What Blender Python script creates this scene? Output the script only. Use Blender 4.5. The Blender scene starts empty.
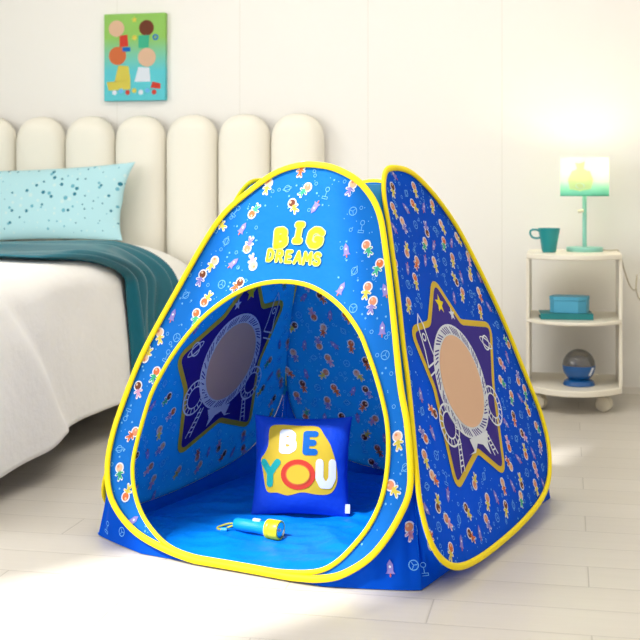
import bpy, bmesh, math, random
from math import sin, cos, pi, radians, sqrt, atan2
from mathutils import Vector, noise, Matrix
from mathutils.geometry import delaunay_2d_cdt
C = bpy.context.scene.collection
R = random.Random(7)

# ------------------------------------------------------------------ helpers
def lin(c):
    return tuple(((v/255)/12.92 if v/255 <= .04045 else (((v/255)+.055)/1.055)**2.4) for v in c) + (1,)

def mat(name, rgb, rough=.6, spec=.5, metal=0, bump=0, bscale=40, trans=0, coat=0, sheen=0, bdist=.01, vary=0):
    m = bpy.data.materials.new(name); m.use_nodes = True
    nt = m.node_tree; b = nt.nodes['Principled BSDF']
    b.inputs['Base Color'].default_value = lin(rgb)
    b.inputs['Roughness'].default_value = rough
    b.inputs['Metallic'].default_value = metal
    b.inputs['Specular IOR Level'].default_value = spec
    b.inputs['Coat Weight'].default_value = coat
    b.inputs['Sheen Weight'].default_value = sheen
    tc = nt.nodes.new('ShaderNodeTexCoord')
    if bump or vary:
        n = nt.nodes.new('ShaderNodeTexNoise'); n.inputs['Scale'].default_value = bscale
        n.inputs['Detail'].default_value = 4
        nt.links.new(tc.outputs['Object'], n.inputs['Vector'])
        if bump:
            bp = nt.nodes.new('ShaderNodeBump'); bp.inputs['Strength'].default_value = bump
            bp.inputs['Distance'].default_value = bdist
            nt.links.new(n.outputs['Fac'], bp.inputs['Height']); nt.links.new(bp.outputs['Normal'], b.inputs['Normal'])
        if vary:
            mx = nt.nodes.new('ShaderNodeMix'); mx.data_type = 'RGBA'
            l = lin(rgb)
            mx.inputs['A'].default_value = tuple(v*(1-vary) for v in l[:3])+(1,)
            mx.inputs['B'].default_value = tuple(min(1, v*(1+vary)) for v in l[:3])+(1,)
            nt.links.new(n.outputs['Fac'], mx.inputs['Factor']); nt.links.new(mx.outputs['Result'], b.inputs['Base Color'])
    if trans:
        t = nt.nodes.new('ShaderNodeBsdfTranslucent'); t.inputs['Color'].default_value = lin(rgb)
        ms = nt.nodes.new('ShaderNodeMixShader'); ms.inputs[0].default_value = trans
        out = nt.nodes['Material Output']
        nt.links.new(b.outputs[0], ms.inputs[1]); nt.links.new(t.outputs[0], ms.inputs[2])
        nt.links.new(ms.outputs[0], out.inputs['Surface'])
    return m

def link(name, me, parent=None, mats=(), smooth=True, loc=None):
    o = bpy.data.objects.new(name, me); C.objects.link(o)
    for m in mats: me.materials.append(m)
    if smooth:
        for p in me.polygons: p.use_smooth = True
    if parent: o.parent = parent
    if loc: o.location = loc
    return o

def from_bm(name, bm, m, parent=None, smooth=False, bevel=0, seg=2, loc=None):
    me = bpy.data.meshes.new(name)
    bmesh.ops.recalc_face_normals(bm, faces=bm.faces)
    bm.to_mesh(me); bm.free()
    o = link(name, me, parent, [m], smooth, loc)
    if bevel:
        b = o.modifiers.new('bevel', 'BEVEL'); b.width = bevel; b.segments = seg; b.limit_method = 'ANGLE'
        for p in me.polygons: p.use_smooth = True
        b.harden_normals = True
    return o

def pyd(name, v, f, mats, parent=None, smooth=True, mi=None, loc=None):
    me = bpy.data.meshes.new(name); me.from_pydata([tuple(x) for x in v], [], f); me.update()
    o = link(name, me, parent, mats, smooth, loc)
    if mi:
        me.polygons.foreach_set('material_index', mi)
    return o

def box(bm, x0, x1, y0, y1, z0, z1):
    r = bmesh.ops.create_cube(bm, size=1)
    for v in r['verts']:
        v.co = Vector(((x0+x1)/2+v.co.x*(x1-x0), (y0+y1)/2+v.co.y*(y1-y0), (z0+z1)/2+v.co.z*(z1-z0)))
    return r['verts']

def boxo(name, x0, x1, y0, y1, z0, z1, m, parent=None, bevel=0):
    bm = bmesh.new(); box(bm, x0, x1, y0, y1, z0, z1)
    return from_bm(name, bm, m, parent, bevel=bevel)

def lathe(name, prof, m, parent=None, n=48, loc=(0, 0, 0), rot=None, mi=None):
    v, f, idx = [], [], []
    k = len(prof)
    for i in range(n):
        a = 2*pi*i/n
        for r, z in prof: v.append((r*cos(a), r*sin(a), z))
    for i in range(n):
        for j in range(k-1):
            a, b = i*k+j, ((i+1) % n)*k+j
            f.append((a, b, b+1, a+1))
            if mi: idx.append(mi[j])
    me = bpy.data.meshes.new(name); me.from_pydata(v, [], f); me.update()
    mats = m if isinstance(m, (list, tuple)) else [m]
    bm = bmesh.new(); bm.from_mesh(me); bmesh.ops.remove_doubles(bm, verts=bm.verts, dist=1e-6)
    bmesh.ops.recalc_face_normals(bm, faces=bm.faces); bm.to_mesh(me); bm.free()
    o = link(name, me, parent, mats, True, loc)
    if mi:
        pass
    o.data.shade_smooth() if hasattr(o.data, 'shade_smooth') else None
    e = o.modifiers.new('es', 'EDGE_SPLIT'); e.split_angle = radians(40)
    if rot: o.rotation_euler = rot
    return o

def tube(name, pts, r, m, parent=None, closed=False, n=10, smooth_pts=True):
    """Swept tube as a mesh; returns the object."""
    P = [Vector(p) for p in pts]
    N = len(P); v, f = [], []
    prev = None
    for i in range(N):
        if closed: t = (P[(i+1) % N]-P[i-1]).normalized()
        else: t = (P[min(i+1, N-1)]-P[max(i-1, 0)]).normalized()
        if prev is None:
            a = Vector((0, 0, 1)) if abs(t.z) < .9 else Vector((1, 0, 0))
            s = t.cross(a).normalized()
        else:
            s = (prev - t*prev.dot(t)).normalized()
        prev = s; b = t.cross(s)
        rr = r(i/(N-1)) if callable(r) else r
        for k in range(n):
            a = 2*pi*k/n
            v.append(P[i]+(s*cos(a)+b*sin(a))*rr)
    M = N if closed else N-1
    # closed loops: find the twist that joins the ends best
    sh = 0
    if closed:
        d = [(v[(N-1)*n]-v[k]).length for k in range(n)]
        sh = d.index(min(d))
    for i in range(M):
        for k in range(n):
            a = i*n+k; a2 = i*n+(k+1) % n
            if i == N-1: b = (k+sh) % n; b2 = (k+1+sh) % n
            else: b = a+n; b2 = (i+1)*n+(k+1) % n
            f.append((a, a2, b2, b))
    if not closed:
        f.append(tuple(range(n))[::-1]); f.append(tuple((N-1)*n+k for k in range(n)))
    return pyd(name, v, f, [m], parent)

def catmull(pts, sub=8, closed=True):
    out = []; n = len(pts)
    rng = range(n) if closed else range(n-1)
    for i in rng:
        g = (lambda k: pts[k % n]) if closed else (lambda k: pts[max(0, min(n-1, k))])
        p0, p1, p2, p3 = g(i-1), g(i), g(i+1), g(i+2)
        for s in range(sub):
            t = s/sub
            out.append(tuple(.5*((2*b)+(-a+c)*t+(2*a-5*b+4*c-d)*t*t+(-a+3*b-3*c+d)*t**3) for a, b, c, d in zip(p0, p1, p2, p3)))
    if not closed: out.append(tuple(pts[-1]))
    return out

def smooth_loop(p, it=3):
    n = len(p)
    for _ in range(it):
        p = [tuple(.25*p[i-1][k]+.5*p[i][k]+.25*p[(i+1) % n][k] for k in range(len(p[0]))) for i in range(n)]
    return p

def inside(pt, poly):
    x, y = pt; c = False; n = len(poly); j = n-1
    for i in range(n):
        xi, yi = poly[i][:2]; xj, yj = poly[j][:2]
        if (yi > y) != (yj > y) and x < (xj-xi)*(y-yi)/(yj-yi)+xi: c = not c
        j = i
    return c

def inset(poly, d):
    n = len(poly); out = []
    area = sum(poly[i-1][0]*poly[i][1]-poly[i][0]*poly[i-1][1] for i in range(n))
    s = 1 if area > 0 else -1
    for i in range(n):
        tx = poly[(i+1) % n][0]-poly[i-1][0]; ty = poly[(i+1) % n][1]-poly[i-1][1]
        l = math.hypot(tx, ty) or 1
        out.append((poly[i][0]-s*ty/l*d, poly[i][1]+s*tx/l*d))
    return out

def fill(outer, holes=(), step=.03):
    """CDT triangulation of an outline with inner grid points."""
    V = [Vector(p[:2]) for p in outer]; Eg = [(i, (i+1) % len(outer)) for i in range(len(outer))]
    for h in holes:
        b = len(V); V += [Vector(p[:2]) for p in h]; Eg += [(b+i, b+(i+1) % len(h)) for i in range(len(h))]
    xs = [p[0] for p in outer]; ys = [p[1] for p in outer]
    x = min(xs)+step/2
    while x < max(xs):
        y = min(ys)+step/2
        while y < max(ys):
            if inside((x, y), outer) and not any(inside((x, y), h) for h in holes): V.append(Vector((x, y)))
            y += step
        x += step
    vo, eo, fo, *_ = delaunay_2d_cdt(V, Eg, [], 0, 1e-6)
    fs = []
    for f in fo:
        cx = sum(vo[i][0] for i in f)/len(f); cy = sum(vo[i][1] for i in f)/len(f)
        if inside((cx, cy), outer) and not any(inside((cx, cy), h) for h in holes): fs.append(tuple(f))
    return [tuple(p) for p in vo], fs

def empty(name, loc, rz=0):
    o = bpy.data.objects.new(name, None); C.objects.link(o)
    o.location = loc; o.rotation_euler = (0, 0, rz); o.empty_display_size = .1
    return o

def tag(o, label, cat, group=None):
    o['label'] = label; o['category'] = cat
    if group: o['group'] = group
    return o

def struct(o):
    o['kind'] = 'structure'; return o

# ------------------------------------------------------------------ decal kit (2-D shapes -> mesh faces)
class Ink:
    def __init__(s): s.items = []      # (verts2d, faces, mat index, layer)
    def poly(s, pts, m, layer=0):
        s.items.append((list(pts), [tuple(range(len(pts)))], m, layer))
    def big(s, pts, m, layer=0, holes=(), step=.03):
        v, f = fill(pts, holes, step); s.items.append((v, f, m, layer))
    def circle(s, c, r, m, layer=0, n=14, ry=None, rot=0):
        ry = ry or r
        s.poly([(c[0]+r*cos(2*pi*i/n)*cos(rot)-ry*sin(2*pi*i/n)*sin(rot), c[1]+r*cos(2*pi*i/n)*sin(rot)+ry*sin(2*pi*i/n)*cos(rot)) for i in range(n)], m, layer)
    def ring(s, c, r, w, m, layer=0, n=16, ry=None, rot=0):
        ry = ry or r; v = []; f = []
        for i in range(n):
            a = 2*pi*i/n
            for k in (1, -1):
                x = (r+k*w/2)*cos(a); y = (ry+k*w/2)*sin(a)
                v.append((c[0]+x*cos(rot)-y*sin(rot), c[1]+x*sin(rot)+y*cos(rot)))
        for i in range(n):
            j = (i+1) % n; f.append((2*i, 2*j, 2*j+1, 2*i+1))
        s.items.append((v, f, m, layer))
    def stroke(s, pts, w, m, layer=0, closed=False, cap=True):
        v = []; f = []
        n = len(pts); segs = [(pts[i], pts[(i+1) % n]) for i in range(n if closed else n-1)]
        for a, b in segs:
            dx, dy = b[0]-a[0], b[1]-a[1]; l = math.hypot(dx, dy) or 1e-9
            nx, ny = -dy/l*w/2, dx/l*w/2; k = len(v)
            v += [(a[0]+nx, a[1]+ny), (a[0]-nx, a[1]-ny), (b[0]-nx, b[1]-ny), (b[0]+nx, b[1]+ny)]
            f.append((k, k+1, k+2, k+3))
        if cap:
            for p in pts:
                k = len(v); v += [(p[0]+w/2*cos(i*pi/5), p[1]+w/2*sin(i*pi/5)) for i in range(10)]
                f.append(tuple(range(k, k+10)))
        s.items.append((v, f, m, layer))
    def star(s, c, r, m, layer=0, rot=0, inner=.45):
        p = [(c[0]+(r if i % 2 == 0 else r*inner)*sin(rot+i*pi/5), c[1]+(r if i % 2 == 0 else r*inner)*cos(rot+i*pi/5)) for i in range(10)]
        v = p+[c]; f = [(i, (i+1) % 10, 10) for i in range(10)]
        s.items.append((v, f, m, layer))
    def emit(s, V, Fc, MI, fmap, sides=(1,), base=.0015, step=.0005, moff=1):
        for side in sides:
            for v, f, m, layer in s.items:
                k = len(V)
                for p in v: V.append(fmap(p[0], p[1], side*(base+step*layer)))
                for q in f: Fc.append(tuple(k+i for i in q)); MI.append(m+moff)

GL = {  # chunky capitals on a 0..1 box, as strokes
 'B': [[(.12, 0), (.12, 1), (.6, 1), (.82, .87), (.82, .66), (.6, .53), (.12, .53)], [(.6, .53), (.9, .4), (.9, .14), (.62, 0), (.12, 0)]],
 'I': [[(.5, 0), (.5, 1)], [(.22, 0), (.78, 0)], [(.22, 1), (.78, 1)]],
 'G': [[(.9, .85), (.65, 1), (.35, 1), (.1, .75), (.1, .25), (.35, 0), (.68, 0), (.9, .2), (.9, .45), (.6, .45)]],
 'D': [[(.12, 0), (.12, 1), (.5, 1), (.85, .75), (.85, .25), (.5, 0), (.12, 0)]],
 'R': [[(.12, 0), (.12, 1), (.6, 1), (.85, .85), (.85, .62), (.6, .48), (.12, .48)], [(.5, .48), (.88, 0)]],
 'E': [[(.85, 1), (.15, 1), (.15, 0), (.85, 0)], [(.15, .5), (.72, .5)]],
 'A': [[(.05, 0), (.5, 1), (.95, 0)], [(.25, .33), (.75, .33)]],
 'M': [[(.05, 0), (.12, 1), (.5, .35), (.88, 1), (.95, 0)]],
 'S': [[(.88, .85), (.65, 1), (.3, 1), (.12, .8), (.25, .58), (.75, .45), (.9, .22), (.7, 0), (.3, 0), (.1, .15)]],
 'Y': [[(.05, 1), (.5, .5), (.95, 1)], [(.5, .5), (.5, 0)]],
 'U': [[(.1, 1), (.1, .3), (.3, 0), (.7, 0), (.9, .3), (.9, 1)]],
}
def glyph(ink, ch, x, y, w, h, sw, m, layer, rot=0, border=None, bm_=None):
    for st in GL[ch]:
        pts = []
        for px, py in st:
            X = (px-.5)*w; Y = (py-.5)*h
            pts.append((x+X*cos(rot)-Y*sin(rot), y+X*sin(rot)+Y*cos(rot)))
        if border: ink.stroke(pts, sw+border, bm_, layer)
        ink.stroke(pts, sw, m, layer+1)

# ------------------------------------------------------------------ materials
M = {}
def solid(k, rgb, **a): M[k] = mat(k, rgb, **a)
FT = .33
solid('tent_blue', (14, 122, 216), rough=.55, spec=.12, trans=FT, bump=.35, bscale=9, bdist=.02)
solid('tent_side_blue', (2, 84, 206), rough=.6, spec=.06, trans=FT, bump=.35, bscale=9, bdist=.02)  # darker copy of tent_blue, the right panel's shade put into the colour
solid('tent_teal', (10, 140, 196), rough=.5, trans=.3)
solid('sheet_blue', (2, 122, 226), rough=.45, spec=.12, bump=.5, bscale=14, bdist=.015)
solid('yellow', (244, 218, 20), rough=.5, spec=.2, bump=.2, bscale=300, bdist=.001)
solid('p_white', (238, 242, 250), rough=.6)
solid('p_cyan', (120, 198, 244), rough=.6)
solid('p_lilac', (150, 140, 214), rough=.6)
solid('p_peach', (238, 196, 164), rough=.6)
solid('p_skin', (226, 150, 116), rough=.6)
solid('p_pink', (226, 170, 206), rough=.6)
solid('p_brown', (122, 66, 44), rough=.6)
solid('p_yellow', (232, 214, 92), rough=.6)
solid('p_green', (70, 190, 150), rough=.6)
solid('p_orange', (226, 120, 70), rough=.6)
solid('p_gold', (232, 198, 60), rough=.6)
solid('p_purple', (58, 40, 150), rough=.6)
solid('p_pale', (214, 236, 140), rough=.6)
solid('p_bright', (250, 226, 30), rough=.6)
solid('p_teal', (30, 176, 176), rough=.6)
solid('p_red', (222, 70, 54), rough=.6)
solid('p_midblue', (20, 110, 200), rough=.6)
PR = ['p_white', 'p_cyan', 'p_lilac', 'p_peach', 'p_brown', 'p_yellow', 'p_green', 'p_orange', 'p_gold', 'p_purple', 'p_pale', 'p_bright', 'p_teal', 'p_red', 'p_midblue', 'p_skin', 'p_pink']
PI_ = {k[2:]: i for i, k in enumerate(PR)}
PM = [M[k] for k in PR]
for _m in PM:      # the print is dyed into the thin cloth, so light passes it too
    _nt = _m.node_tree; _t = _nt.nodes.new('ShaderNodeBsdfTranslucent'); _t.inputs['Color'].default_value = _nt.nodes['Principled BSDF'].inputs['Base Color'].default_value
    _s = _nt.nodes.new('ShaderNodeMixShader'); _s.inputs[0].default_value = .25
    _nt.links.new(_nt.nodes['Principled BSDF'].outputs[0], _s.inputs[1]); _nt.links.new(_t.outputs[0], _s.inputs[2])
    _nt.links.new(_s.outputs[0], _nt.nodes['Material Output'].inputs['Surface'])
    _nt.nodes['Principled BSDF'].inputs['Specular IOR Level'].default_value = .2
solid('cushion_blue', (18, 66, 196), rough=.4, spec=.3, bump=.6, bscale=16, bdist=.01)
solid('headboard', (243, 237, 222), rough=.8, bump=.15, bscale=300, bdist=.001, sheen=.1)
solid('linen', (247, 244, 238), rough=.85, bump=.45, bscale=28, bdist=.006, sheen=.2)
solid('throw', (8, 100, 116), rough=.34, bump=.3, bscale=60, bdist=.003, sheen=.0)
solid('bed_dark', (70, 60, 52), rough=.7)
solid('cart', (240, 232, 214), rough=.35)
solid('caster', (222, 212, 190), rough=.4)
solid('steel', (170, 165, 155), rough=.3, metal=1)
solid('mint', (140, 202, 186), rough=.4)
solid('teal_mug', (20, 140, 144), rough=.35)
solid('box_blue', (84, 172, 204), rough=.5)
solid('book_teal', (24, 126, 130), rough=.5)
solid('paper', (236, 230, 214), rough=.8)
solid('lamp_blue', (6, 84, 150), rough=.3, coat=.4)
solid('torch_blue', (14, 150, 214), rough=.35)
solid('torch_yellow', (248, 226, 20), rough=.35)
solid('torch_chrome', (225, 225, 225), rough=.12, metal=1)
solid('cord', (190, 180, 160), rough=.5)
solid('strap', (196, 186, 60), rough=.7)
solid('tagwhite', (200, 206, 226), rough=.7)
solid('seam', (12, 40, 110), rough=.7)

# ------------------------------------------------------------------ room
CAMH = .894
YAW = radians(11.6)
XL, XR, YF, YB, ZC = -3.7, 1.6, -1.7, 5.44, 2.75

def wall_mat():
    m = mat('wall_paint', (240, 236, 229), rough=.75, bump=.05, bscale=60, bdist=.002)
    nt = m.node_tree; b = nt.nodes['Principled BSDF']
    tc = nt.nodes.new('ShaderNodeTexCoord'); sx = nt.nodes.new('ShaderNodeSeparateXYZ')
    nt.links.new(tc.outputs['Object'], sx.inputs[0])
    def mt(op, a, c=None):
        n = nt.nodes.new('ShaderNodeMath'); n.operation = op
        for i, q in enumerate((a, c)):
            if q is None: continue
            if isinstance(q, (int, float)): n.inputs[i].default_value = q
            else: nt.links.new(q, n.inputs[i])
        return n.outputs[0]
    fr = mt('FRACT', mt('ADD', mt('DIVIDE', mt('ADD', sx.outputs[0], .892), .609), 20.5))
    d = mt('ABSOLUTE', mt('SUBTRACT', fr, .5))
    g = mt('LESS_THAN', d, .0035)
    mx = nt.nodes.new('ShaderNodeMix'); mx.data_type = 'RGBA'
    mx.inputs['A'].default_value = lin((240, 236, 229)); mx.inputs['B'].default_value = lin((231, 226, 217))
    nt.links.new(g, mx.inputs['Factor']); nt.links.new(mx.outputs['Result'], b.inputs['Base Color'])
    return m
WALL = wall_mat()
PLAIN = mat('plain_wall', (240, 237, 230), rough=.8, bump=.05, bscale=60, bdist=.002)

def floor_mat():
    m = bpy.data.materials.new('white_planks'); m.use_nodes = True
    nt = m.node_tree; b = nt.nodes['Principled BSDF']
    b.inputs['Roughness'].default_value = .3
    L = nt.links.new
    tc = nt.nodes.new('ShaderNodeTexCoord'); sx = nt.nodes.new('ShaderNodeSeparateXYZ'); L(tc.outputs['Object'], sx.inputs[0])
    def mt(op, a, c=None):
        n = nt.nodes.new('ShaderNodeMath'); n.operation = op
        for i, q in enumerate((a, c)):
            if q is None: continue
            if isinstance(q, (int, float)): n.inputs[i].default_value = q
            else: L(q, n.inputs[i])
        return n.outputs[0]
    v = mt('ADD', mt('DIVIDE', mt('SUBTRACT', sx.outputs[1], 3.218), .15), 60)
    row = mt('FLOOR', v); fv = mt('FRACT', v)
    u = mt('ADD', mt('SUBTRACT', sx.outputs[0], .05), mt('ADD', mt('MULTIPLY', row, 1/3), 20))
    fu = mt('FRACT', u); col = mt('FLOOR', u)
    ev = mt('SUBTRACT', .5, mt('ABSOLUTE', mt('SUBTRACT', fv, .5)))
    eu = mt('MULTIPLY', mt('SUBTRACT', .5, mt('ABSOLUTE', mt('SUBTRACT', fu, .5))), 1/.15)
    edge = mt('MINIMUM', ev, eu)
    line = mt('MULTIPLY', mt('LESS_THAN', edge, .010), .75)
    cb = nt.nodes.new('ShaderNodeCombineXYZ'); L(row, cb.inputs[0]); L(col, cb.inputs[1])
    wn = nt.nodes.new('ShaderNodeTexWhiteNoise'); wn.noise_dimensions = '2D'; L(cb.outputs[0], wn.inputs['Vector'])
    mp = nt.nodes.new('ShaderNodeMapping'); mp.inputs['Scale'].default_value = (1.2, 22, 1); L(tc.outputs['Object'], mp.inputs[0])
    gr = nt.nodes.new('ShaderNodeTexNoise'); gr.inputs['Scale'].default_value = 3; gr.inputs['Detail'].default_value = 5; L(mp.outputs[0], gr.inputs['Vector'])
    f = mt('ADD', mt('MULTIPLY', wn.outputs['Value'], .35), mt('MULTIPLY', gr.outputs['Fac'], .6))
    mx = nt.nodes.new('ShaderNodeMix'); mx.data_type = 'RGBA'; L(f, mx.inputs['Factor'])
    mx.inputs['A'].default_value = lin((200, 192, 179)); mx.inputs['B'].default_value = lin((214, 207, 196))
    m2 = nt.nodes.new('ShaderNodeMix'); m2.data_type = 'RGBA'; L(line, m2.inputs['Factor']); L(mx.outputs['Result'], m2.inputs['A'])
    m2.inputs['B'].default_value = lin((168, 160, 147)); L(m2.outputs['Result'], b.inputs['Base Color'])
    bp = nt.nodes.new('ShaderNodeBump'); bp.inputs['Strength'].default_value = .25; bp.inputs['Distance'].default_value = .002
    L(mt('ADD', mt('MINIMUM', mt('MULTIPLY', edge, 30), 1), mt('MULTIPLY', gr.outputs['Fac'], .25)), bp.inputs['Height']); L(bp.outputs[0], b.inputs['Normal'])
    return m

struct(boxo('floor', XL-.1, XR+.1, YF-.1, YB+.1, -.1, 0, floor_mat()))
struct(boxo('wall_back', XL-.1, XR+.1, YB, YB+.1, 0, ZC, WALL))
struct(boxo('wall_right', XR, XR+.1, YF, YB, 0, ZC, PLAIN))

def wall_with_opening(name, axis, at, a0, a1, o0, o1, z0, z1):
    bm = bmesh.new()
    parts = [(a0, o0, 0, ZC), (o1, a1, 0, ZC), (o0, o1, 0, z0), (o0, o1, z1, ZC)]
    for p0, p1, q0, q1 in parts:
        if axis == 'x': box(bm, at-.1, at, p0, p1, q0, q1)
        else: box(bm, p0, p1, at-.1, at, q0, q1)
    return struct(from_bm(name, bm, PLAIN))
wall_with_opening('wall_left', 'x', XL, YF, YB, -.2, 3.0, .7, 2.4)
wall_with_opening('wall_front', 'y', YF, XL, XR, -3.3, -1.3, .4, 2.4)
FRM = mat('window_paint', (240, 240, 238), rough=.4)
GLS = bpy.data.materials.new('window_glass'); GLS.use_nodes = True
_b = GLS.node_tree.nodes['Principled BSDF']; _b.inputs['Transmission Weight'].default_value = 1; _b.inputs['Roughness'].default_value = 0; _b.inputs['IOR'].default_value = 1.45
def added_window(n, axis, at, o0, o1, z0, z1):  # added, unseen frame round an opening that carries a fill light
    e = bpy.data.objects.new(f'window_{n}', None); C.objects.link(e); struct(e)
    bm = bmesh.new(); w = .05
    for p0, p1, q0, q1 in ((o0, o0+w, z0, z1), (o1-w, o1, z0, z1), (o0, o1, z0, z0+w), (o0, o1, z1-w, z1), ((o0+o1)/2-.02, (o0+o1)/2+.02, z0, z1)):
        if axis == 'x': box(bm, at-.09, at-.04, p0, p1, q0, q1)
        else: box(bm, p0, p1, at-.09, at-.04, q0, q1)
    from_bm('window_frame', bm, FRM, e)
added_window(1, 'x', XL, -.2, 3.0, .7, 2.4)
added_window(2, 'y', YF, -3.3, -1.3, .4, 2.4)

# ceiling with an added unseen slot, shaped to lay the sunny strip
SAZ = radians(54)          # heading of the sunlight over the floor
SEL = radians(52)
sd = Vector((cos(SAZ), sin(SAZ))); sp = Vector((sin(SAZ), -cos(SAZ)))
shift = -sd*(ZC/math.tan(SEL))
Pa = Vector((-1.06, 2.80)); Pb = Vector((-.56, 2.42))   # on the left / right edge of the sunny strip
def onstrip(P, t): return P+sd*t+shift
hole = [onstrip(Pa, -1.5), onstrip(Pb, -1.2), onstrip(Pb, .35), onstrip(Pa, 1.9)]
vv, ff = fill([(XL, YF), (XR, YF), (XR, YB), (XL, YB)], [[tuple(h) for h in hole]], 2.0)
V = [(x, y, ZC) for x, y in vv]; Fs = [tuple(reversed(f)) for f in ff]
ce = struct(pyd('ceiling', V, Fs, [PLAIN], smooth=False))
sm = ce.modifiers.new('thick', 'SOLIDIFY'); sm.thickness = .04; sm.offset = -1
struct(boxo('baseboard_back', XL, XR, YB-.012, YB, 0, .03, mat('base_paint', (236, 230, 220), rough=.5)))

# ------------------------------------------------------------------ bed
def sgnpow(x, p): return math.copysign(abs(x)**p, x)
bed = tag(empty('bed', (-2.5, 4.2, 0)), 'cream upholstered bed with a headboard of tall rounded channels, under white bedding', 'bed')
def rel(o, e):
    o.matrix_parent_inverse = Matrix.Translation(e.location).inverted() if not e.rotation_euler.z else (Matrix.Translation(e.location) @ Matrix.Rotation(e.rotation_euler.z, 4, 'Z')).inverted()
    return o
rel(boxo('bed_base', -3.32, -1.78, 3.3, 5.3, .16, .30, M['bed_dark'], bed, bevel=.01), bed)
rel(boxo('mattress', -3.3, -1.76, 3.25, 5.28, .305, .58, M['linen'], bed, bevel=.06), bed)
for x in (-3.2, -1.95):
    for y in (3.45, 5.15): rel(boxo('leg', x-.03, x+.03, y-.03, y+.03, 0, .16, M['bed_dark'], bed, bevel=.005), bed)
hb = rel(boxo('headboard', -3.59, -1.10, 5.385, 5.43, .12, 1.10, M['headboard'], bed, bevel=.01), bed)
W2 = .126
pm = None
for k in range(10):
    xc = -1.083-W2-k*.252
    if pm is None:
        v, f = [], []
        NX, NZ = 28, 40
        for i in range(NX+1):
            s = -1+2*i/NX; s = sin(s*pi/2)
            x = s*W2*.985
            cap = sqrt(max(0, 1-abs(s)**2.3))
            zt = 1.128+.118*cap
            for j in range(NZ+1):
                t = j/NZ; z = .12+(zt-.12)*(1-(1-t)**1.6)
                e = min(1, (zt-z)/.07)
                dz = sqrt(max(0, 1-(1-e)**2))
                y = 5.385-.085*((1-abs(s)**3.2)**.5)*dz
                v.append((x, y-5.385, z))
        for i in range(NX):
            for j in range(NZ):
                a = i*(NZ+1)+j; f.append((a, a+NZ+1, a+NZ+2, a+1))
        p = pyd('padded_channel', v, f, [M['headboard']], hb)
        sm = p.modifiers.new('t', 'SOLIDIFY'); sm.thickness = .02; sm.offset = -1
        pm = p.data
    else:
        p = bpy.data.objects.new('padded_channel', pm); C.objects.link(p); p.parent = hb
        sm = p.modifiers.new('t', 'SOLIDIFY'); sm.thickness = .02; sm.offset = -1
    p.location = (xc, 5.385, 0)
    p.matrix_parent_inverse = hb.matrix_parent_inverse.inverted() @ Matrix.Translation((0, 0, 0))
    p.matrix_parent_inverse = (Matrix.Translation(bed.location) @ hb.matrix_parent_inverse).inverted()

# duvet surface: s = arc coordinate 0 (middle of bed) .. 1 (hem on the camera side)
def duvet_pt(s, Y, off=0, folds=True):
    # top, rounded shoulder, drop
    ztop = .655+.012*noise.noise(Vector((s*5, Y*2.2, 3)))
    head = max(0, (Y-5.05)/.25)
    ztop -= .05*head**2
    hk = min(1, max(0, (Y-4.15)/.75)); hk = hk*hk*(3-2*hk)
    a, b = .14+.22*hk, .11+.10*hk; xs = -1.61-a
    if s < .45:
        x = -3.45+(s/.45)*(3.45+xs); z = ztop; n = (0, 0, 1)
    elif s < .68:
        t = (s-.45)/.23*pi/2
        x = xs+a*sin(t)**.92; z = ztop-b+b*cos(t)**.92; n = Vector((sin(t), 0, cos(t))).normalized()
    else:
        t = (s-.68)/.32
        hem = .118+.10*max(0, (Y-3.9))*.12 - .035*max(0, (3.62-Y))/.4
        z0 = ztop-b
        z = z0+(hem-z0)*t; x = -1.61+.015*t; n = (1, 0, 0)
    n = Vector(n)
    d = 0
    if s > .5:
        k = min(1, (s-.5)/.25)
        d += k*.016*sin(Y*9+1.5+1.2*z)*min(1, 1) + k*.012*noise.noise(Vector((Y*6, z*2.5, 1)))
        # heavier fold towards the foot, its edge running down and back
        e = (3.20+(.60-z)*.92)-Y
        d += k*.035/(1+math.exp(-e/.018))
    else:
        d += .008*noise.noise(Vector((s*12, Y*5, 7)))
    x += n.x*(d+off); z += n.z*(d*.6+off)
    return Vector((x, Y, z))
v, f = [], []
NS, NY = 120, 150
def dv(i, Y):
    p = duvet_pt(max(0, (i-14)/(NS-14)), Y)
    if i < 14:  # far-side drop below is added to block light leaking under the bed
        t = (14-i)/14; p.x -= .09*sin(min(1, t*2)*pi/2); p.z += (.12-p.z)*(1-cos(t*pi/2))
    return p
for i in range(NS+1):
    for j in range(NY+1):
        v.append(dv(i, 2.98+(5.27-2.98)*j/NY))
for i in range(NS):
    for j in range(NY):
        a = i*(NY+1)+j; f.append((a, a+NY+1, a+NY+2, a+1))
# foot end drop
base = len(v)
NF = 24
for i in range(NS+1):
    p = dv(i, 2.98)
    for k in range(1, NF+1):
        t = k/NF
        v.append(Vector((p.x, 2.98-.12*sin(min(1, t*2)*pi/2)-.02*sin(p.x*14)*t, p.z+(min(p.z, .1)-p.z)*(1-cos(min(1, t)*pi/2)))))
for i in range(NS):
    for k in range(NF):
        def id_(ii, kk): return ii*(NY+1) if kk == 0 else base+ii*NF+kk-1
        f.append((id_(i, k), id_(i, k+1), id_(i+1, k+1), id_(i+1, k)))
du = pyd('duvet', v, f, [M['linen']])
sm = du.modifiers.new('t', 'SOLIDIFY'); sm.thickness = .03; sm.offset = -1
tag(du, 'thick white duvet hanging over the side of the bed nearly to the floor', 'duvet')

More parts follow.
